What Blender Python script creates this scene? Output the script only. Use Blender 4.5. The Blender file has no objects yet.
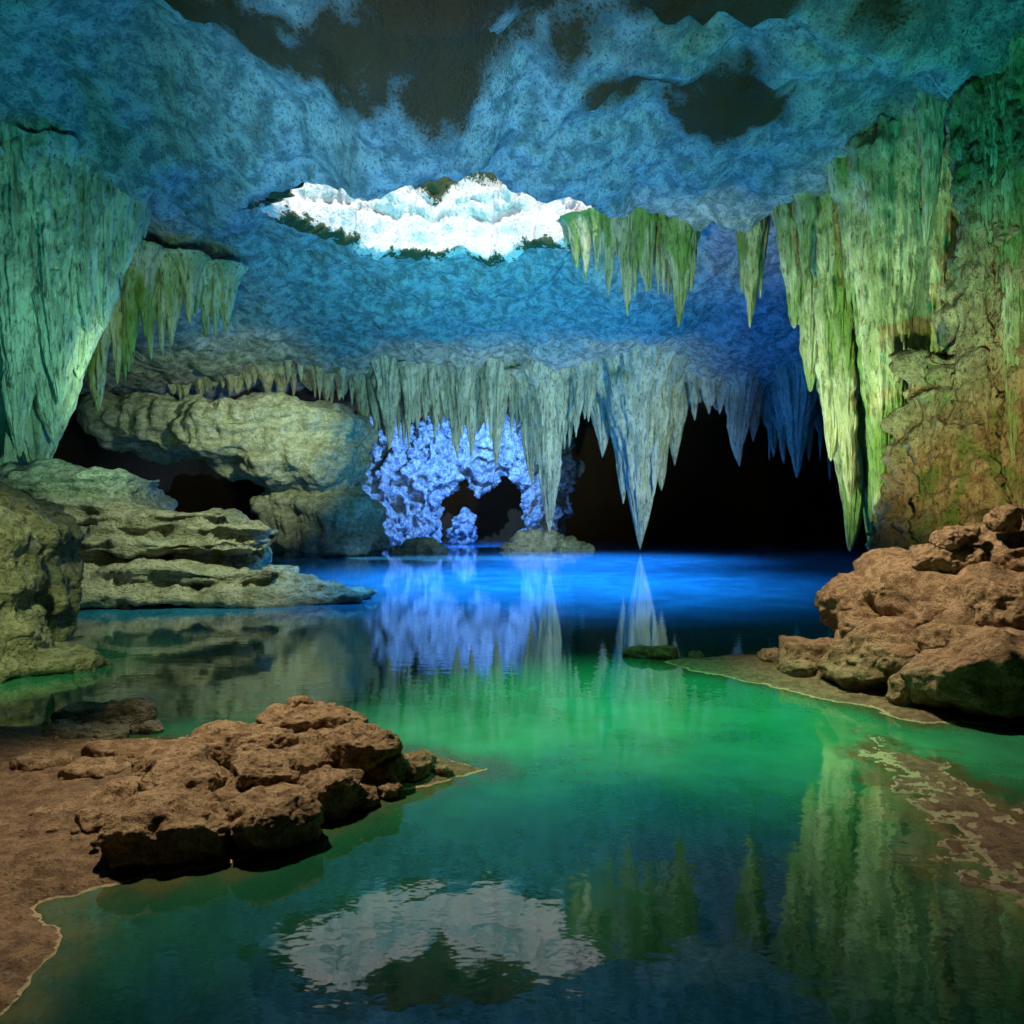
import bpy, math, random
import numpy as np
from mathutils import Vector
random.seed(7); rng=np.random.RandomState(7)
scene=bpy.context.scene

# ---------------------------------------------------------------- noise
def _h(ix,iy,iz,seed):
    with np.errstate(over='ignore'):
        n=(ix.astype(np.uint32)*np.uint32(374761393)+iy.astype(np.uint32)*np.uint32(668265263)
           +iz.astype(np.uint32)*np.uint32(2147483647)+np.uint32(seed*974711+11))
        n=(n^(n>>np.uint32(13)))*np.uint32(1274126177)
        n=(n^(n>>np.uint32(16)))*np.uint32(2246822519)
        n=n^(n>>np.uint32(15))
    return n.astype(np.float64)/4294967295.0*2-1
def vnoise(P,seed=0):
    i=np.floor(P).astype(np.int64); f=P-i; f=f*f*f*(f*(f*6-15)+10)
    r=0
    for dx in (0,1):
        wx=f[:,0] if dx else 1-f[:,0]
        for dy in (0,1):
            wy=f[:,1] if dy else 1-f[:,1]
            for dz in (0,1):
                wz=f[:,2] if dz else 1-f[:,2]
                r=r+wx*wy*wz*_h(i[:,0]+dx,i[:,1]+dy,i[:,2]+dz,seed)
    return r
def fbm(P,octv=4,seed=0,gain=.5,ridge=False):
    a=1;s=0;t=0;Q=P.copy()
    for k in range(octv):
        n=vnoise(Q,seed+k*17)
        if ridge: n=1-2*np.abs(n)
        s=s+a*n;t+=a;a*=gain
        Q=Q*2.03+7.31
    return s/t
def sstep(x): x=np.clip(x,0,1); return x*x*(3-2*x)
def P3(x,y,z,sx=1,sy=None,sz=None):
    sy=sx if sy is None else sy; sz=sx if sz is None else sz
    return np.stack([x*sx,y*sy,z*sz+np.zeros_like(x)],1)

def mkobj(name,V,F,mat,stain_shade=None,smooth=True,parent=None):
    me=bpy.data.meshes.new(name)
    me.from_pydata(V.tolist(),[],F.tolist() if hasattr(F,'tolist') else F); me.update()
    if smooth: me.polygons.foreach_set('use_smooth',[True]*len(me.polygons))
    if stain_shade is not None:
        a=me.attributes.new('stain_shade','FLOAT','POINT'); a.data.foreach_set('value',stain_shade.astype(np.float32))
    ob=bpy.data.objects.new(name,me); scene.collection.objects.link(ob)
    me.materials.append(mat)
    if parent: ob.parent=parent
    return ob
def gridfaces(nx,ny):
    i=np.arange(nx-1)[None,:]; j=np.arange(ny-1)[:,None]
    a=j*nx+i
    return np.stack([a,a+1,a+nx+1,a+nx],-1).reshape(-1,4)

# ---------------------------------------------------------------- materials
def nt(mat):
    mat.use_nodes=True; t=mat.node_tree; t.nodes.clear(); return t
def stone(name,c1,c2,pit,stain_shade=None,scale=1.0,bump=.6,dist=.12,zs=1.0,rough=.88,moss=None,mossamt=.5,spec=.3,soft=.08,stn=.9,fs=7,pr=(.52,.28)):
    m=bpy.data.materials.new(name); t=nt(m); N=t.nodes; L=t.links
    out=N.new('ShaderNodeOutputMaterial'); b=N.new('ShaderNodeBsdfPrincipled'); L.new(b.outputs[0],out.inputs[0])
    tc=N.new('ShaderNodeTexCoord'); mp=N.new('ShaderNodeMapping'); mp.inputs['Scale'].default_value=(scale,scale,scale*zs)
    L.new(tc.outputs['Object'],mp.inputs[0])
    def noise(s,d,r=.6,dis=0):
        n=N.new('ShaderNodeTexNoise'); n.inputs['Scale'].default_value=s; n.inputs['Detail'].default_value=d
        n.inputs['Roughness'].default_value=r; n.inputs['Distortion'].default_value=dis
        L.new(mp.outputs[0],n.inputs['Vector']); return n.outputs['Fac']
    def ramp(src,p0,p1):
        r=N.new('ShaderNodeMapRange'); r.inputs['From Min'].default_value=p0; r.inputs['From Max'].default_value=p1
        r.interpolation_type='SMOOTHSTEP'; L.new(src,r.inputs['Value']); return r.outputs['Result']
    def mix(f,a,bb):
        x=N.new('ShaderNodeMix'); x.data_type='RGBA'; L.new(f,x.inputs['Factor'])
        for s,v in ((6,a),(7,bb)):
            if isinstance(v,tuple): x.inputs[s].default_value=(*v,1)
            else: L.new(v,x.inputs[s])
        return x.outputs[2]
    med=noise(1.6,7,.65,.3)
    col=mix(ramp(med,.38,.62),c1,c2)
    fine=noise(fs,4,.72)
    if moss: col=mix(ramp(noise(.5,5,.6,1.0),.6-mossamt*.3,.75-mossamt*.3),col,moss)
    col=mix(ramp(fine,pr[0],pr[1]),col,pit)
    if stain_shade:
        at=N.new('ShaderNodeAttribute'); at.attribute_name='stain_shade'
        sb=N.new('ShaderNodeMath'); sb.operation='MULTIPLY_ADD'; L.new(fine,sb.inputs[0]); sb.inputs[1].default_value=stn*.6; sb.inputs[2].default_value=-stn*.55
        sc=N.new('ShaderNodeMath'); sc.operation='MULTIPLY_ADD'; L.new(med,sc.inputs[0]); sc.inputs[1].default_value=stn*.5; L.new(sb.outputs[0],sc.inputs[2])
        ad=N.new('ShaderNodeMath'); ad.operation='ADD'; L.new(at.outputs['Fac'],ad.inputs[0]); L.new(sc.outputs[0],ad.inputs[1])
        col=mix(ramp(ad.outputs[0],.5-soft,.5+soft),col,stain_shade)
    L.new(col,b.inputs['Base Color']); b.inputs['Roughness'].default_value=rough
    b.inputs['Specular IOR Level'].default_value=spec
    m1=N.new('ShaderNodeMath'); m1.operation='MULTIPLY_ADD'; L.new(fine,m1.inputs[0]); m1.inputs[1].default_value=.45; L.new(med,m1.inputs[2])
    bp=N.new('ShaderNodeBump'); bp.inputs['Strength'].default_value=bump; bp.inputs['Distance'].default_value=dist
    L.new(m1.outputs[0],bp.inputs['Height']); L.new(bp.outputs[0],b.inputs['Normal'])
    return m

M_ceil=stone('ceiling_limestone',(.22,.29,.29),(.62,.66,.63),(.08,.11,.11),stain_shade=(.12,.06,.022),scale=1.25,bump=1,dist=.38,soft=.2,stn=1.4,fs=9.5)
M_chim=stone('sunlit_limestone',(.82,.82,.8),(.86,.86,.84),(.35,.37,.3),stain_shade=(.05,.08,.035),scale=1.3,bump=1,dist=.25,stn=1.5,soft=.05)
M_green=stone('mossy_flowstone',(.34,.38,.20),(.62,.62,.42),(.06,.08,.025),scale=1.1,zs=.24,bump=1,dist=.3,moss=(.20,.32,.08),mossamt=.5,rough=.6)
M_pale=stone('pale_flowstone',(.32,.36,.30),(.58,.60,.50),(.06,.08,.07),scale=1.0,zs=.28,bump=1,dist=.35)
M_tan=stone('tan_flowstone',(.28,.20,.10),(.50,.40,.22),(.045,.03,.015),scale=1.8,zs=.6,bump=1,dist=.24,moss=(.17,.26,.06),mossamt=.35)
M_ledge=stone('ledge_limestone',(.30,.32,.22),(.56,.56,.44),(.07,.08,.045),scale=1.5,zs=1.6,bump=1,dist=.28)
M_brown=stone('brown_rock',(.24,.155,.085),(.46,.33,.20),(.05,.03,.016),scale=5.5,bump=1,dist=.055,fs=8)
M_sand=stone('wet_sand',(.17,.105,.06),(.34,.225,.13),(.04,.025,.015),stain_shade=(.55,.46,.28),scale=6,bump=1,dist=.05,rough=.7,stn=.5,fs=9)
M_ice=stone('grotto_crystal',(.26,.34,.48),(.84,.87,.88),(.02,.03,.08),scale=1.1,bump=1,dist=1.0)
M_dark=stone('dark_rock',(.02,.02,.022),(.035,.035,.036),(.008,.008,.008),scale=.8,bump=.8,dist=.3)

# ---------------------------------------------------------------- ceiling shell
LX=[-22,-16,-10.6,-7.3,-4.9,-2.4,.3,3,6.7,10.1,14,20]; LY=[23,24.0,24.6,22.0,20.3,20.0,21.8,23.2,25.2,23.6,18.8,17]
HX,HY,HA,HB=-2.8,28.0,7.0,3.5
def holeq(x,y):
    q=np.sqrt(((x-HX)/HA)**2+((y-HY)/HB)**2)
    return q+.30*fbm(P3(x,y,0*x,.45),5,91,.62)
def ceil_z(x,y):
    o=np.zeros_like(x)
    lip=np.interp(x,LX,LY)+.9*fbm(P3(x,y*0,o,.5),4,21)
    dy=y-lip
    z=13.9+.8*fbm(P3(x,y,o,.11),3,1)+.95*fbm(P3(x+.15*y,y,o,.2),4,5,.5,ridge=True)+.5*fbm(P3(x,y,o,.7),4,9,.55)+.12*fbm(P3(x,y,o,2.6),2,19)
    z-=1.6*sstep((dy+7)/7)
    # overlapping flow edges
    e1=13.2+2.6*fbm(P3(x,y*0,o,.2),4,121,.6)+.18*x
    z-=1.1*sstep((y-e1+1.5)/3)*(1-sstep((y-e1-1.6)/.7))
    e2=17.6+2.0*fbm(P3(x,y*0,o,.26),4,221,.6)-.22*x
    z-=.7*sstep((y-e2+1.5)/3)*(1-sstep((y-e2-1.6)/.6))
    A=sstep((x+21)/7.0)
    t=sstep(dy/.8+.5)
    z+=t*(.5+.5*A)*(2.0+.9*np.exp(-(np.clip(dy,0,60)/6)**2))
    z-=1.3*sstep((y-30)/18)
    WL=np.interp(y,[-8,10,20,30,50,70],[10,12,17.5,25,36,36])+1.2*fbm(P3(x*0,y,o,.25),3,33)
    WR=np.interp(y,[-8,10,20,30,50,70],[10,12,14,19,34,36])+1.2*fbm(P3(x*0,y,o,.25),3,35)
    dl=np.clip(-x-WL,0,9); dr=np.clip(x-WR,0,9)
    df=np.clip(-3-y,0,9); db=np.clip(y-76,0,9)
    z=z-.9*dl**2-.9*dr**2-.9*df**2-1.2*db**2
    return np.maximum(z,-2.5)
xs=np.arange(-44,44.01,.16); ys=np.arange(-8,82.01,.16)
X,Y=np.meshgrid(xs,ys); x=X.ravel(); y=Y.ravel()
z=ceil_z(x,y); q=holeq(x,y)
F=gridfaces(len(xs),len(ys))[:,::-1]
F=F[(q[F].min(1)>1.0)]
ceil_dark=np.zeros_like(x)
for (cx,cy,rx,ry,w) in [(-2.6,16.3,5.0,1.5,1),(3.0,18.0,1.6,.9,.9),(5.6,18.8,1.7,1.4,.95),(-9,15.8,3,.9,.6),(-7.5,19.2,.9,.4,.6),(0,14.3,9,1.3,.85)]:  # brown patches, some painted dark to read as shaded hollows
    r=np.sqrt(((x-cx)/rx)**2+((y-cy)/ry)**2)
    ceil_dark=np.maximum(ceil_dark,w*(1-sstep((r-.3)/1.3)))
ceil_dark=ceil_dark+.75*fbm(P3(x,y,0*x,.6),5,55,.62)*(ceil_dark>0.02)
ceil_dark=np.maximum(ceil_dark,1.3*sstep((y-53)/2)); ceil_dark=np.maximum(ceil_dark,1.2*sstep((2-z)/6)*(y<60))  # painted shade: back wall dark as an unlit void, walls darker low down
ceil_dark=np.maximum(ceil_dark,1.2*(y<8))
mkobj('cave_ceiling',np.stack([x,y,z],1),F,M_ceil,ceil_dark)

# skylight chimney
nth,nh=460,64
th=np.linspace(0,2*np.pi,nth); hh=np.linspace(0,1,nh)
TH,HH=np.meshgrid(th,hh); TH=TH.ravel();HH=HH.ravel()
c,s=np.cos(TH),np.sin(TH)
def ell(r): return HX+HA*r*c, HY+HB*r*s
r=np.ones_like(c)
for _ in range(8):
    ex,ey=ell(r); r=r-(holeq(ex,ey)-1.0)*.7
ex,ey=ell(r); cz=ceil_z(ex,ey)
Hh=1.0+6.5*sstep((s+.15)/.9)
rr=r*1.06; up=np.zeros_like(r)-.06
k=HH>0.012
kk=np.clip((HH-.02)/.98,0,1)
rr=np.where(k,r*(.95+.25*kk**1.3),rr); up=np.where(k,.15+Hh*kk,up)
cx_,cy_=ell(rr)
Pn=np.stack([cx_,cy_,cz+up],1)
d=1.0*fbm(Pn*.7,5,71,.6,ridge=True)*np.clip(kk*4,0,1)
nrm=np.stack([c/HA,s/HB,0*c],1); nrm/=np.linalg.norm(nrm,axis=1)[:,None]
Vc=Pn+nrm*d[:,None]*.8; Vc[:,2]+=.4*fbm(Pn*1.1,4,77)*np.clip(kk*4,0,1)
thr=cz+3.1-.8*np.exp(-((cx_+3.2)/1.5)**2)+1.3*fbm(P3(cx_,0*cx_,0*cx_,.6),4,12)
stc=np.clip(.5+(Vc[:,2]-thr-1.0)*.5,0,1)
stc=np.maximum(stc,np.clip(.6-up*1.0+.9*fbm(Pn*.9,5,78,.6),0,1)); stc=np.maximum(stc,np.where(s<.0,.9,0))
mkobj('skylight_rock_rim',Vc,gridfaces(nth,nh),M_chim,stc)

# ---------------------------------------------------------------- stalactites
class Batch:
    def __init__(s): s.V=[];s.F=[];s.n=0
    def add(s,V,F): s.V.append(V); s.F.append(F+s.n); s.n+=len(V)
    def make(s,name,mat): return mkobj(name,np.concatenate(s.V),np.concatenate(s.F),mat,np.zeros(s.n))
def cz1(xx,yy): return float(ceil_z(np.array([float(xx)]),np.array([float(yy)]))[0])
def stal(B,x,y,zt,zb,R,flat=1.0,p=.8,seg=None,flare=.7,knob=.15):
    L=zt-zb
    seg=seg or (64 if R>1 else 40 if R>.4 else 20); rings=int(min(130,max(24,L*13)))
    t=np.linspace(0,1,rings); a=np.linspace(0,2*np.pi,seg,endpoint=False)
    A,T=np.meshgrid(a,t); A=A.ravel();T=T.ravel()
    sd=random.randint(0,9999); Z=zt-L*T
    rad=R*((1-T)**p*(1+flare*np.exp(-T*9)))+.01
    ca,sa=np.cos(A),np.sin(A)
    off=sd*.37
    fl=fbm(np.stack([ca*2.4+off,sa*2.4,Z*.16/max(R,.3)],1),3,3,.6,ridge=True)
    kn=fbm(np.stack([ca*1.4+off,sa*1.4,Z*.9/max(R,.35)],1),4,8,.55)
    rad=rad*(1+.5*fl+knob*2.8*kn)
    rad=np.maximum(rad,.006)
    w=min(R,.7)*.35
    dx=w*vnoise(np.stack([Z*.25+off,0*Z,0*Z],1),5)*T; dy=w*vnoise(np.stack([Z*.25,0*Z+off,0*Z],1),6)*T
    V=np.stack([x+dx+rad*ca,y+dy+rad*sa*flat,Z],1)
    i=np.arange(seg)[None,:]; j=np.arange(rings-1)[:,None]
    F=np.stack([j*seg+i,j*seg+(i+1)%seg,(j+1)*seg+(i+1)%seg,(j+1)*seg+i],-1).reshape(-1,4)[:,::-1]
    B.add(V,F)
def row(B,pts,n,R0,R1,yj=.6,lo=.45,hi=1.0,zt=None):
    pts=np.array(pts,float)
    u=np.linspace(0,len(pts)-1,n)
    for q in u:
        q=min(max(q+random.uniform(-.5,.5)*(len(pts)-1)/n,0),len(pts)-1.001); i=int(q); f=q-i
        p=pts[i]*(1-f)+pts[i+1]*f
        xx=p[0]; yy=p[1]+random.uniform(-yj,yj)
        top=cz1(xx,yy)+.5
        if zt: top=zt
        Lh=(top-p[2])*random.uniform(lo,hi)
        Rr=random.uniform(R0,R1)*(.6+.4*Lh/max(1,top-p[2]))
        stal(B,xx,yy,top,top-Lh,Rr)
# back curtain
B=Batch()
env=[(-30,49,12),(-24,49,11),(-19,49,11),(-14.5,49,10.4),(-10.4,50,9.2),(-8.2,50,7.8),(-5.3,50,8.2),(-2.3,50,7.4),(.6,50,8.2),(2.4,50,6.2),(4.3,50,8.2),(6.5,50,10.2),(9.4,50,7),(13,50,9.6),(18.2,50,7.2),(22,48,6),(26,46,4)]
row(B,env,150,.25,.75,1.3,.45,1.12)
row(B,[(a,b+1.5,c+1.4) for a,b,c in env],90,.8,1.5,.5,.6,1.0)
for (xx,yy,zb,R,p) in [(9.4,49.5,.2,2.5,.9),(8.2,49.8,3.5,1.3,.9),(10.8,50,4.5,1.4,.8),(9.0,48.3,5.0,.8,.8),(10.1,48.4,4.0,.8,.8),(2.6,50,1.4,1.3,.75),(3.2,50.2,4.4,.9,.8),(1.6,50.6,5,1.2,.8),(11.9,50.5,6.4,1.5,.9),(6.9,50.8,7.0,1.4,.9),(-9.0,49.5,7.4,1.0,.8),(-1.0,50,6.2,.8,.8),(-4,50,6.8,.8,.8),(16.5,49,6.2,1.3,.8),(19.5,47,5.2,1.3,.8),(22,46,5,1.1,.8),(24,44,2.2,1.6,.8),(23,45,3.6,1.0,.8),(27,43,0,2.2,.7),(25,42,.4,1.0,.8)]:
    stal(B,xx,yy,14.8,zb,R,p=p,seg=120,flare=.9)
B.make('stalactite_curtain',M_pale)
# right green group
B=Batch()
for (xx,yy,zb,R) in [(11.3,23,1.2,1.0),(10.6,22.6,4.2,.75),(10.0,23,6.6,.6),(9.5,23.2,8.8,.5),(11.9,23.6,3.5,1.0),(12.6,24,1.2,1.1),(11.0,22.3,2.8,.55),(10.3,22.5,5.4,.4),(11.7,22.4,2.2,.55),
                     (11.0,20,1.3,.8),(11.6,20,2.5,.75),(10.6,20.3,6.5,.5),(12.6,20.6,.8,.9),(13.4,22,.3,1.2),(10.2,20.6,8.8,.35),(11.2,19.5,4,.45),(12.2,19.4,2.4,.5),
                     (11.9,17.6,7.6,.4),(12.4,18,6.4,.45),(11.2,18.3,9.6,.3),(12.9,18.4,4,.6)]:
    stal(B,xx,yy,cz1(xx,yy)+.9,zb,R,seg=90,p=.62)
row(B,[(9.0,23.0,10.5),(10.5,22.2,7),(12,21.5,5),(12,19,7),(13,17,6)],30,.14,.32,.7,.4,1)
B.make('stalactite_cluster',M_green)
# lip stalactites
B=Batch()
row(B,[(2.4,29.4,13),(4.4,27.8,11.4),(5.4,27.1,11.4),(6.5,26.6,10.6),(7.2,26.4,11.6)],30,.18,.38,.5,.5,1.08,zt=15.2)
stal(B,6.3,26.2,15.6,9.7,.6); stal(B,6.8,26.3,15.6,10.8,.42); stal(B,4.6,27.6,15.6,10.5,.45); stal(B,5.2,26.8,15.6,11.2,.45); stal(B,4.0,28.4,15.6,11.6,.35)
B.make('stalactite_cluster.001',M_green)
B=Batch()
stal(B,9.2,26.0,15.6,9.6,.52); stal(B,8.8,26.2,15.6,11.0,.35); stal(B,9.6,26.3,15.6,10.8,.32); stal(B,9.0,25.8,15.6,11.8,.25)
B.make('stalactite_cluster.002',M_green)
# left groups
B=Batch()
for (xx,yy,zb,R) in [(-12.5,22,10.2,.6),(-13.1,22,8.4,.85),(-13.8,22,6.8,1.1),(-14.7,22,4.7,1.4),(-15.8,22.2,3.2,1.6),(-17,22.4,2.2,1.8),(-14.3,21.3,5.8,.8),(-15.2,21.0,4.2,.8),(-13.4,21.4,8,.5),(-18.2,22,1.5,2.0)]:
    stal(B,xx,yy,cz1(xx,yy)+.9,zb,R,seg=130,flare=.5,knob=.2,p=.7)
row(B,[(-11.9,22.4,10.9),(-13.5,21.4,9.8),(-16,21,8)],16,.15,.3,.4,.5,1)
B.make('flowstone_drapery',M_pale)
B=Batch()
row(B,[(-20.5,30,8.2),(-18.5,30,7.2),(-17,30,8.4),(-15,31,10.2),(-13.4,32,11)],40,.25,.5,.6,.5,1.0,zt=14.2)
stal(B,-18.3,30,14.2,7.0,.8); stal(B,-19.3,30,14.2,8.0,.7)
B.make('stalactite_cluster.003',M_green)

# ---------------------------------------------------------------- rock masses
import bmesh
_ico={}
def ico(sub):
    if sub not in _ico:
        bm=bmesh.new(); bmesh.ops.create_icosphere(bm,subdivisions=sub,radius=1)
        _ico[sub]=(np.array([v.co[:] for v in bm.verts]),np.array([[v.index for v in f.verts] for f in bm.faces])); bm.free()
    return _ico[sub]
def boulder(B,c,h,sub=5,p=3.0,cuts=7,rough=.12,rotz=None,freq=1.0,strata=0,fine=1.0):
    V,F=ico(sub); V=V.copy()
    V=V/((np.abs(V)**p).sum(1)**(1/p))[:,None]
    for _ in range(cuts):
        n=rng.randn(3); n[2]*=.6; n/=np.linalg.norm(n); dd=rng.uniform(.72,.95)
        k=V@n-dd; V=V-np.outer(np.clip(k,0,None)*.75,n)
    a=rng.uniform(0,6.28) if rotz is None else rotz
    n=V/np.linalg.norm(V,axis=1)[:,None]
    o=rng.uniform(0,100,3); h=np.array(h,float); m=h.mean()
    W=V*h
    q=W/m*freq
    d=fbm(q*1.1+o,3,2)*rough*1.6+fbm(q*3.2+o,4,4,.5)*rough*.8*fine-np.abs(fbm(q*2.0+o,3,6))*rough*1.1+fbm(q*9+o,3,14,.6)*rough*.3*fine
    W=W+n*(d*m)[:,None]
    if strata:
        s=np.sin(W[:,2]*strata+3*fbm(q*.8+o,3,31)); W[:,:2]+=n[:,:2]*(.07*m*np.sign(s)*np.abs(s)**.4)[:,None]
    ca,sa=math.cos(a),math.sin(a)
    if rotz is not None or abs(h[0]-h[1])<.3*m:
        W=np.stack([W[:,0]*ca-W[:,1]*sa,W[:,0]*sa+W[:,1]*ca,W[:,2]],1)
    B.add(W+np.array(c),F)
def remeshed(name,items,voxel,mat,amp,freq,strata=0,samp=0,flute=0,seed=0,pp=3.2):
    B=Batch()
    for c,h in items: boulder(B,c,h,sub=4,p=pp,cuts=5,rough=.12,rotz=0)
    me=bpy.data.meshes.new('tmp'); me.from_pydata(np.concatenate(B.V).tolist(),[],np.concatenate(B.F).tolist())
    ob=bpy.data.objects.new('tmp',me); scene.collection.objects.link(ob)
    md=ob.modifiers.new('r','REMESH'); md.mode='VOXEL'; md.voxel_size=voxel
    ms=ob.modifiers.new('s','SMOOTH'); ms.iterations=3
    dg=bpy.context.evaluated_depsgraph_get(); ev=ob.evaluated_get(dg); m2=bpy.data.meshes.new_from_object(ev)
    bpy.data.objects.remove(ob)
    n=len(m2.vertices); V=np.empty(n*3); m2.vertices.foreach_get('co',V); V=V.reshape(-1,3)
    Nn=np.array([v.vector[:] for v in m2.vertex_normals])
    d=amp*(fbm(V*freq,6,seed+3,.55)-.9*np.abs(fbm(V*freq*.6,5,seed+9)))
    if strata:
        s=np.sin(V[:,2]*strata+2.2*fbm(V*np.array([.25,.25,.6]),4,seed+5)); d+=samp*np.sign(s)*np.abs(s)**.35*(1-np.abs(Nn[:,2]))
    if flute:
        d+=flute*fbm(V*np.array([1.6,1.6,.18]),3,seed+7,.6,ridge=True)*(1-np.abs(Nn[:,2]))
    V=V+Nn*d[:,None]
    m2.vertices.foreach_set('co',V.ravel()); m2.materials.clear(); m2.materials.append(mat)
    m2.polygons.foreach_set('use_smooth',[True]*len(m2.polygons)); m2.update()
    ob=bpy.data.objects.new(name,m2); scene.collection.objects.link(ob); return ob

remeshed('limestone_ledge',[((-14.4,22.5,2),(3.2,2.6,1.6)),((-14.5,21.6,3.4),(3.0,2.2,.5)),((-13.9,21.2,2.5),(3.2,2.4,.42)),((-11.0,20.4,2.25),(3.1,2.0,.36)),((-10.4,19.9,1.5),(3.7,2.2,.36)),
   ((-10.5,20.6,.9),(3.2,1.8,1.2)),((-8.4,19.6,1.9),(1.6,1.3,.3)),((-9.4,19.4,.8),(3.3,2.0,.34)),((-12.6,18.6,1.0),(2.6,1.4,.4)),((-12.4,18.3,.2),(3.2,1.5,.5)),
   ((-7.4,18.9,.12),(3.5,1.6,.36)),((-6.6,19.0,.45),(1.7,1,.22)),((-9.8,18.2,.3),(2.2,1.2,.35))],.07,M_ledge,.34,1.0,strata=7.5,samp=.12,seed=3,pp=4)
remeshed('overhanging_rock',[((-17.0,45,7.7),(7.6,5,2.6)),((-22,44.5,8.2),(4.2,4,2.1)),((-13.8,45,6.8),(4.1,4.2,2.9)),((-13.0,46,1.6),(4.0,4,3.2)),((-13.6,46.4,4),(2.4,3.0,2.6))],.15,M_ledge,.8,.5,strata=2.4,samp=.2,flute=.45,seed=13)
remeshed('flowstone_boulder',[((-8.0,9.6,1.1),(.85,1.2,1.6)),((-7.2,10.4,.0),(1.0,.7,.36)),((-9.4,11,1.0),(1.9,2,2.0)),((-7.5,9.9,.35),(.7,.8,.6))],.035,M_ledge,.2,2.0,strata=10,samp=.04,flute=.1,seed=23)
remeshed('knobbly_column',[((11.0,17,3.6),(.62,.8,3.4)),((10.35,17.1,3.0),(.55,.75,3.7)),((10.8,17.1,5.4),(.55,.6,1.2)),((10.2,16.9,1.6),(.75,.8,1.6)),((12.0,17,6.2),(.8,.9,2.6)),((12.2,16.8,9.0),(.6,.7,2.0)),((12.9,16.8,5),(.9,1.0,6)),
   ((11.4,17,7.6),(.5,.6,1.2)),((12.6,17.2,12),(.9,1.0,1.8)),((11.4,17,1.0),(1.2,1.2,1.5)),((14.2,16,4),(1.4,2.3,8))],.065,M_tan,.9,1.1,flute=.6,seed=33)
B=Batch()
for (xx,yy,zb,R) in [(12.1,16.2,1.6,.5),(12.7,16.0,2.0,.55),(11.9,16.5,5.4,.45),(12.4,15.9,6.8,.45),(13.0,15.8,4,.6),(11.6,16.4,7.6,.35),(11.2,16.5,1.4,.35)]:
    stal(B,xx,yy,cz1(xx,yy)+.8,zb,R,seg=80,knob=.34,flare=.3,p=.4)
B.make('dripstone_column',M_tan)
B=Batch()
for (xx,yy,zb,R) in [(11.3,16.4,8.3,.35),(12.0,15.8,9.2,.3),(12.6,15.6,4.2,.4),(11.8,16,3.6,.28)]:
    stal(B,xx,yy,cz1(xx,yy)+.8,zb,R,seg=60,knob=.2,p=.5)
B.make('stalactite_cluster.004',M_green)
remeshed('blue_grotto_rocks',[((-15.5,66,4),(3.0,3,5)),((-12.5,67,6),(3.2,3,7)),((-9.6,66.5,3.4),(2.9,2,4.6)),((-7.8,67.5,6.5),(2.4,2.4,2.4)),((-6.0,69,10),(4,3,3.8)),((-1,69,10.0),(4,3,3.6)),((3.8,68,7),(2.6,3,7)),((-12,63,.8),(3,2,1.6)),((1.4,67,8),(1.5,1.4,3)),((-3,68.5,7.0),(1.8,1.2,1.8)),((2.2,66,2),(1.4,1.2,3.2)),((-4.9,67,1.2),(1.4,1.2,1.8))],.13,M_ice,1.7,.9,seed=43)
B=Batch()
for c,h in [((2.0,54,.4),(2.0,1.5,1.1)),((4.4,54,.15),(1.6,1.2,.8)),((.2,54,0),(1.2,1,.6)),((3.2,53.5,.7),(1.0,1,.8)),((5.6,53.6,0),(.9,.8,.5))]: boulder(B,c,h,5,2.6,rough=.18)
B.make('rock_islet',M_ledge)
B=Batch()
for c,h in [((-6.6,50,.2),(1.7,1.2,.8)),((-7.8,50,0),(1.3,1,.6)),((-5.6,49.6,0),(.8,.7,.4))]: boulder(B,c,h,5,2.6,rough=.18)
B.make('rock_islet.001',M_ledge)

# right bank
B=Batch()
for c,h,sb in [((6.8,9.8,.6),(2.1,1.7,1.15),6),((7.3,9.6,1.65),(1.1,1.1,.65),6),((5.15,9.1,.38),(1.1,.85,.55),6),((5.85,7.95,.45),(1.2,.75,.5),6),
     ((4.45,10.0,.16),(.65,.45,.34),5),((6.05,8.35,1.15),(.5,.4,.34),6),((5.6,10.4,.9),(.9,.75,.5),6),((6.1,9.5,1.6),(.55,.5,.32),6),((5.0,8.1,.15),(.5,.35,.28),6),
     ((6.25,9.5,2.0),(.24,.22,.16),5),((6.7,9.3,2.25),(.26,.24,.18),5),((7.1,9.1,2.35),(.24,.25,.2),5),((5.55,8.9,.98),(.35,.3,.2),5),((5.95,9.3,1.95),(.2,.18,.13),5),
     ((5.0,9.8,.75),(.35,.3,.2),5),((4.8,8.5,.5),(.3,.3,.15),5),((4.1,9.6,.08),(.3,.24,.18),5),((3.95,10.3,.08),(.3,.24,.2),5),((5.3,9.7,1.2),(.3,.3,.2),5),((5.35,8.35,.75),(.35,.3,.2),5),((6.5,7.7,.9),(.4,.35,.25),5),((4.75,9.3,.75),(.28,.25,.14),5)]:
    boulder(B,c,h,sb,3.0,cuts=8,rough=.15)
B.make('boulder_bank',M_brown)
B=Batch()
for c,h in [((2.1,11.2,.04),(.28,.2,.14)),((2.45,11.1,.04),(.3,.2,.16)),((2.95,10.95,.03),(.14,.12,.1))]: boulder(B,c,h,4,2.6)
B.make('shore_stones',M_brown)
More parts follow.
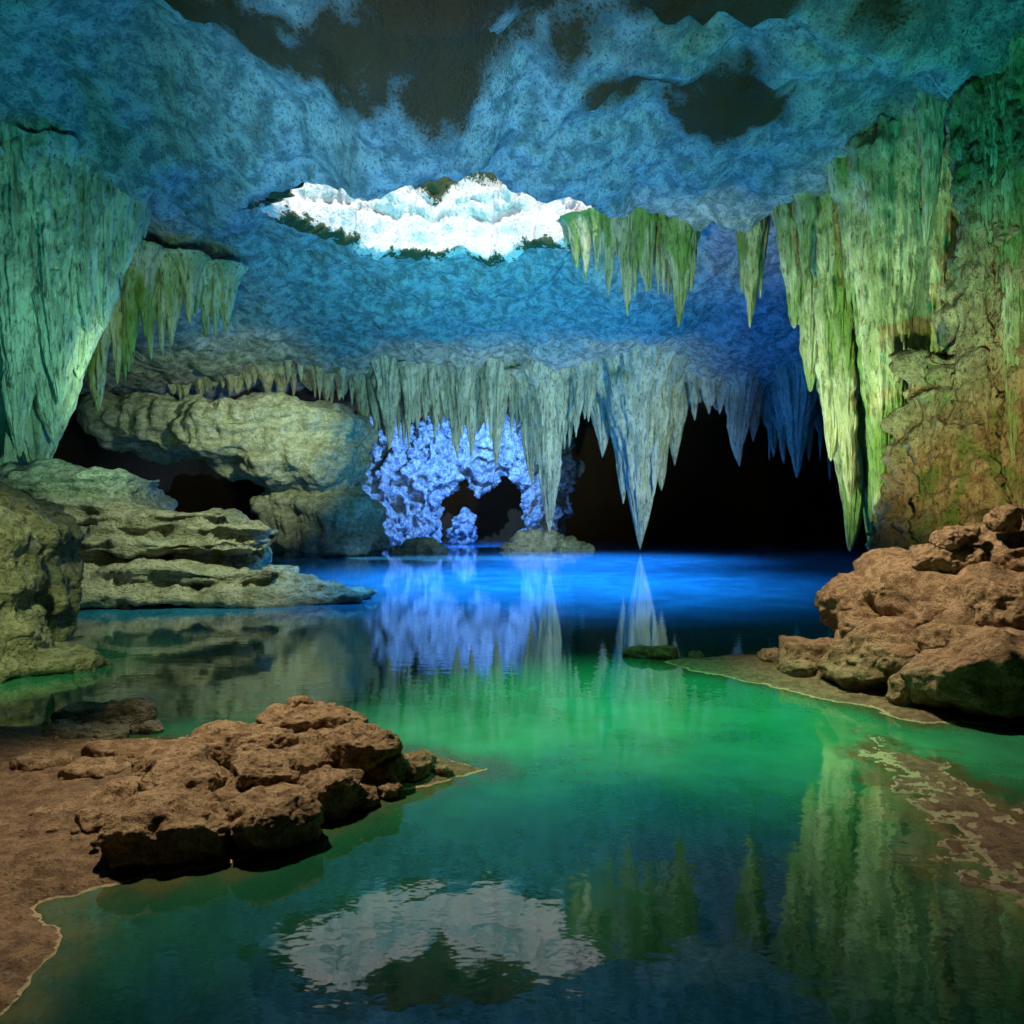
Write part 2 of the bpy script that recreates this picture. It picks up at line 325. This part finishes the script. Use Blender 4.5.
# ---------------------------------------------------------------- sandy shore
def sdpoly(x,y,P):
    P=np.array(P); n=len(P); d=np.full(x.shape,1e9); ins=np.zeros(x.shape,bool)
    for i in range(n):
        a=P[i]; b=P[(i+1)%n]; ex,ey=b-a; wx,wy=x-a[0],y-a[1]
        t=np.clip((wx*ex+wy*ey)/(ex*ex+ey*ey),0,1)
        d=np.minimum(d,np.hypot(wx-ex*t,wy-ey*t))
        c=((a[1]<=y)!=(b[1]<=y)); 
        with np.errstate(divide='ignore',invalid='ignore'):
            xi=a[0]+(y-a[1])/(b[1]-a[1] if b[1]!=a[1] else 1e-9)*ex
        ins^=c&(x<xi)
    return np.where(ins,d,-d)
left=[(-12,2.9),(-2.31,3.05),(-2.36,3.64),(-2.68,3.92),(-2.46,4.1),(-1.81,4.38),(-1.34,5.0),(-.92,5.55),(-.12,6.08),(-.77,6.4),(-1.64,6.8),(-4.4,6.9),(-5,7.3),(-12,7.5)]
spit=[(2.4,10.7),(2.7,10.0),(3.65,8.9),(4.5,7.5),(8,7.0),(12,7),(12,11.5),(3.5,11.2),(2.6,11.0)]
bar=[(3.65,7.0),(3.96,6.2),(3.95,5.1),(4.2,4.4),(3.4,3.8),(2.95,3.95),(2.83,4.3),(2.95,5.1),(3.3,5.6),(3.36,6.3)]
def sds(x,y):
    o=0*x; nz=fbm(P3(x,y,o,1.6),5,61,.6)
    return sdpoly(x,y,left)+.13*nz, sdpoly(x,y,spit)+.22*nz, sdpoly(x,y,bar)-.16+.75*fbm(P3(x,y,o,2.6),6,64,.68)
xs=np.arange(-9,9,.025); ys=np.arange(2.2,12,.025); X,Y=np.meshgrid(xs,ys); x=X.ravel();y=Y.ravel();o=0*x
s1,s2,s3=sds(x,y)
def hgt(s,mx,k): return np.where(s>0,mx*(1-np.exp(-s*k/mx)),s*.5)
z=np.maximum(np.maximum(hgt(s1,.14,.35),hgt(s2,.25,.2)),hgt(s3,.05,.12))
z=np.maximum(z,-.5)+.012*fbm(P3(x,y,o,9),4,66)+.06*np.clip(z,0,.1)*10*fbm(P3(x,y,o,3),5,67,.6)+.006*fbm(P3(x,y,o,24),2,68)
F=gridfaces(len(xs),len(ys)); F=F[z[F].max(1)>-.08]
mkobj('sandy_shore',np.stack([x,y,z],1),F,M_sand,.9*(1-sstep((z-.003)/.010))+.35*(s3>s1)*(s3>s2))
shore_ok=lambda a,b: bool(sdpoly(np.array([a]),np.array([b]),left)[0]>.22)

# left foreground boulder pile
B=Batch()
for c,h,sb in [((-2.25,4.55,.14),(.42,.33,.21),6),((-1.68,4.75,.13),(.34,.32,.20),6),((-2.45,5.1,.22),(.38,.3,.18),6),((-1.9,5.2,.25),(.34,.3,.19),6),
     ((-1.32,5.75,.28),(.38,.28,.2),6),((-1.42,5.2,.13),(.26,.24,.17),6),((-1.08,5.75,.10),(.26,.22,.15),5),((-.85,5.9,.08),(.2,.18,.12),5),
     ((-2.4,6.0,.25),(.5,.32,.17),6),((-1.85,6.3,.36),(.5,.3,.15),6),((-2.95,5.9,.14),(.38,.3,.15),6),((-3.0,5.2,.1),(.28,.22,.11),5),
     ((-1.6,6.0,.23),(.38,.3,.17),5),((-2.0,6.45,.50),(.13,.1,.05),5),((-2.8,4.8,.1),(.24,.2,.11),5),((-3.45,5.7,.1),(.3,.22,.12),5),((-1.2,5.35,.06),(.17,.15,.1),5),((-2.65,5.5,.22),(.32,.25,.14),5),
     ((-2.1,5.65,.34),(.34,.24,.13),6),((-1.65,5.5,.26),(.27,.22,.12),5),((-.62,5.95,.04),(.13,.1,.07),5),((-1.0,5.5,.04),(.13,.1,.07),5),((-1.95,4.9,.2),(.2,.18,.1),5),
     ((-3.55,6.2,.1),(.36,.25,.1),5),((-4.1,5.9,.1),(.26,.2,.08),5),((-3.3,4.9,.1),(.2,.15,.06),5)]:
    boulder(B,c,h,sb,3.0,cuts=8,rough=.15,fine=.9)
k=0
while k<260:
    a=random.uniform(-4.6,-1.0); bb=random.uniform(3.2,6.7)
    if not shore_ok(a,bb): continue
    k+=1; s_=.006+.035*random.random()**4; boulder(B,(a,bb,.12),(s_,s_*.8,s_*.7),2,2.6,cuts=3)
B.make('boulder_pile',M_brown)
B=Batch()
for c,h in [((-4.1,7.3,.1),(.3,.22,.22)),((-4.6,7.5,.05),(.4,.3,.14)),((-3.85,7.2,.0),(.2,.15,.1)),((-4.4,7.0,.03),(.5,.25,.1))]: boulder(B,c,h,5,3)
B.make('shore_stones.001',M_ledge)

# lake bed
V=np.array([[-60,-20,-3],[60,-20,-3],[60,90,-3],[-60,90,-3]],float)
mkobj('lake_bed',V,np.array([[0,1,2,3]]),M_dark)

# ---------------------------------------------------------------- water
m=bpy.data.materials.new('lake_water_mat'); t=nt(m); N=t.nodes; L=t.links
out=N.new('ShaderNodeOutputMaterial'); b=N.new('ShaderNodeBsdfPrincipled'); L.new(b.outputs[0],out.inputs[0])
tc=N.new('ShaderNodeTexCoord'); sx=N.new('ShaderNodeSeparateXYZ'); L.new(tc.outputs['Object'],sx.inputs[0])
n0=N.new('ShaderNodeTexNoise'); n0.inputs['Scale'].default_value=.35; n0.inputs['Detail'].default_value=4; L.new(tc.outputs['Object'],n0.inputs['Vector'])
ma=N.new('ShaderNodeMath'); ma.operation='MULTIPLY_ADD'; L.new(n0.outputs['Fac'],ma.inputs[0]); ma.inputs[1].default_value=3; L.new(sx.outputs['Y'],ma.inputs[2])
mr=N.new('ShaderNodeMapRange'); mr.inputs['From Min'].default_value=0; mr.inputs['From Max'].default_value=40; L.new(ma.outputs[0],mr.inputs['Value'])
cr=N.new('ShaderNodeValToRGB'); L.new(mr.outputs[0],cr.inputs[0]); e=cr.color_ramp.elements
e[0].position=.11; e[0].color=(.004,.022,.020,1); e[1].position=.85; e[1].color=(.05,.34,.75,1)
q=e.new(.155); q.color=(.012,.11,.05,1); q=e.new(.22); q.color=(.035,.28,.13,1); q=e.new(.34); q.color=(.015,.17,.13,1); q=e.new(.44); q.color=(.02,.22,.42,1)  # near green glow, far blue glow and dark front painted into water colour
n2=N.new('ShaderNodeTexNoise'); n2.inputs['Scale'].default_value=.7; n2.inputs['Detail'].default_value=7; n2.inputs['Roughness'].default_value=.65
L.new(tc.outputs['Object'],n2.inputs['Vector'])
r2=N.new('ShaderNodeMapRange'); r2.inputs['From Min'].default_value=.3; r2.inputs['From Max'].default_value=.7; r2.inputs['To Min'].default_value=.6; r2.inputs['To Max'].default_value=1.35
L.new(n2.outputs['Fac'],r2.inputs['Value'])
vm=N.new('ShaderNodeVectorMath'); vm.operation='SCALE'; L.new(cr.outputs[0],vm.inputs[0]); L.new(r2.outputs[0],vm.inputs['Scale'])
at=N.new('ShaderNodeAttribute'); at.attribute_name='stain_shade'
n3=N.new('ShaderNodeTexNoise'); n3.inputs['Scale'].default_value=5; n3.inputs['Detail'].default_value=6; n3.inputs['Roughness'].default_value=.7; L.new(tc.outputs['Object'],n3.inputs['Vector'])
mm=N.new('ShaderNodeMath'); mm.operation='MULTIPLY'; mm.use_clamp=True; L.new(at.outputs['Fac'],mm.inputs[0]); 
m4=N.new('ShaderNodeMapRange'); m4.inputs['From Min'].default_value=.35; m4.inputs['From Max'].default_value=.6; m4.inputs['To Min'].default_value=.25; m4.inputs['To Max'].default_value=1.2; L.new(n3.outputs['Fac'],m4.inputs['Value']); L.new(m4.outputs[0],mm.inputs[1])
mx=N.new('ShaderNodeMix'); mx.data_type='RGBA'; L.new(mm.outputs[0],mx.inputs['Factor']); L.new(vm.outputs[0],mx.inputs[6]); mx.inputs[7].default_value=(.085,.085,.035,1)
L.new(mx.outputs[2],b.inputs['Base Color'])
b.inputs['Roughness'].default_value=.03; b.inputs['IOR'].default_value=1.72
mp=N.new('ShaderNodeMapping'); mp.inputs['Scale'].default_value=(1,1.4,1); L.new(tc.outputs['Object'],mp.inputs[0])
n1=N.new('ShaderNodeTexNoise'); n1.inputs['Scale'].default_value=3.6; n1.inputs['Detail'].default_value=3; L.new(mp.outputs[0],n1.inputs['Vector'])
bp=N.new('ShaderNodeBump'); bp.inputs['Strength'].default_value=.10; bp.inputs['Distance'].default_value=.02
L.new(n1.outputs['Fac'],bp.inputs['Height']); L.new(bp.outputs[0],b.inputs['Normal'])
xs=np.concatenate([[-50,-30,-15],np.arange(-10,10.01,.07),[15,30,50]]); ys=np.concatenate([[-12,-4,1],np.arange(2,12.5,.07),[16,30,50,85]])
X,Y=np.meshgrid(xs,ys); x=X.ravel(); y=Y.ravel(); s1,s2,s3=sds(x,y)
sd=np.maximum(np.maximum(s1,s2),s3+.1)
sh=sstep((sd+.42)/.42)**1.5
sh=np.where((np.abs(x)>10)|(y>12.4)|(y<2),0,sh)
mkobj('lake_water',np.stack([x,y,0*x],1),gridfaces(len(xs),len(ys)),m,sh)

# ---------------------------------------------------------------- lights
def spot(loc,tgt,P,col,ang,blend=.8,size=.12):
    l=bpy.data.lights.new('cave_flood_and_fill','SPOT'); l.energy=P; l.color=col; l.spot_size=math.radians(ang); l.spot_blend=blend; l.shadow_soft_size=size
    o=bpy.data.objects.new('cave_flood_and_fill',l); scene.collection.objects.link(o); o.location=loc
    o.rotation_euler=(Vector(tgt)-Vector(loc)).to_track_quat('-Z','Y').to_euler()
spot((-3.6,4.6,.4),(-2.2,20.5,12.5),21000,(.15,.55,.92),50,1.0)
spot((0,-1,2),(0,16,13),1500,(1,.62,.32),60,1.0)  # unseen warm fill, added to turn the dark ceiling patches brown
spot((-9.5,11.5,2.9),(-13,18,13),2400,(.03,.66,.52),110,1.0)
spot((7.6,11.8,2.9),(7.0,20,13),3600,(.03,.66,.48),105,1.0)
spot((-4,19,.4),(-3,26.5,15),900,(.35,.6,.15),64)
spot((1,24,.4),(-3,39,14),10500,(.06,.68,.50),90,1.0)
spot((2,18,1),(11,21.8,6.5),7500,(.78,1,.42),64,1.0)
spot((6.5,9.5,3),(11.4,16.5,5.2),2600,(1,.88,.42),60,1.0)
spot((2,18,.5),(6.5,27,12.5),4800,(.78,1,.38),40)
spot((-7.5,15.5,4),(-14.8,22,7.5),2300,(.38,1,.66),72,1.0)
spot((-10,19,5),(-17,30,9.5),1900,(.62,1,.42),60)
spot((-4,14,8),(-9.5,19.5,1),3700,(.87,1,.60),62,1.0)
spot((-5.2,6.5,4.2),(-7.8,9.8,1),750,(.88,1,.42),60)
spot((-8,30,9),(-17,44,7.5),8800,(.86,1,.58),60,1.0)
spot((13,34,1.5),(5,50,8.5),8500,(.74,1,.56),80,1.0)
spot((-2,34,1.5),(-3,50,9.5),3800,(.80,.95,.42),66)
spot((0,42,5),(1.5,54,0),2200,(.7,.9,1),36,1.0)  # unseen fill, added to brighten the far islets
spot((-2,56.5,11),(-6.5,66,6),27000,(.14,.38,1),118,.6)
spot((-3.4,7.0,6.0),(-2,5.2,.1),1750,(1,.82,.56),62,1.0)
spot((2.8,10,7.0),(6,8.8,.8),2400,(1,.81,.55),60,1.0)
spot((4,7.5,5),(3.5,5.2,0),650,(1,.85,.6),48,1.0)
spot((1.6,8,12),(1.5,8.0,0),8200,(.18,1,.42),34,1.0)
spot((5,38,12.4),(5,40,0),36000,(.10,.45,1),90,1.0)
spot((1,25,12.4),(1,26,0),46000,(.08,.46,1),98,1.0)

elev=48
sl=bpy.data.lights.new('sun','SUN'); sl.energy=5; sl.angle=math.radians(.5); sl.color=(1,.97,.92)
so=bpy.data.objects.new('sun',sl); scene.collection.objects.link(so); so.rotation_euler=(math.radians(90-elev),0,0)
w=bpy.data.worlds.new('World'); scene.world=w; w.use_nodes=True; t=w.node_tree
bg=t.nodes['Background']; sk=t.nodes.new('ShaderNodeTexSky'); sk.sky_type='NISHITA'; sk.sun_disc=False
sk.sun_elevation=math.radians(elev); sk.sun_rotation=math.radians(180); t.links.new(sk.outputs[0],bg.inputs[0]); bg.inputs[1].default_value=.12

cd=bpy.data.cameras.new('camera'); co=bpy.data.objects.new('camera',cd); scene.collection.objects.link(co)
cd.lens=24; cd.sensor_width=36; cd.clip_end=500; co.location=(0,0,2.2); co.rotation_euler=(math.radians(90),0,0)
cd.shift_y=(522-512)/1024
scene.camera=co
scene.view_settings.view_transform='Standard'; scene.view_settings.look='None'; scene.view_settings.exposure=0
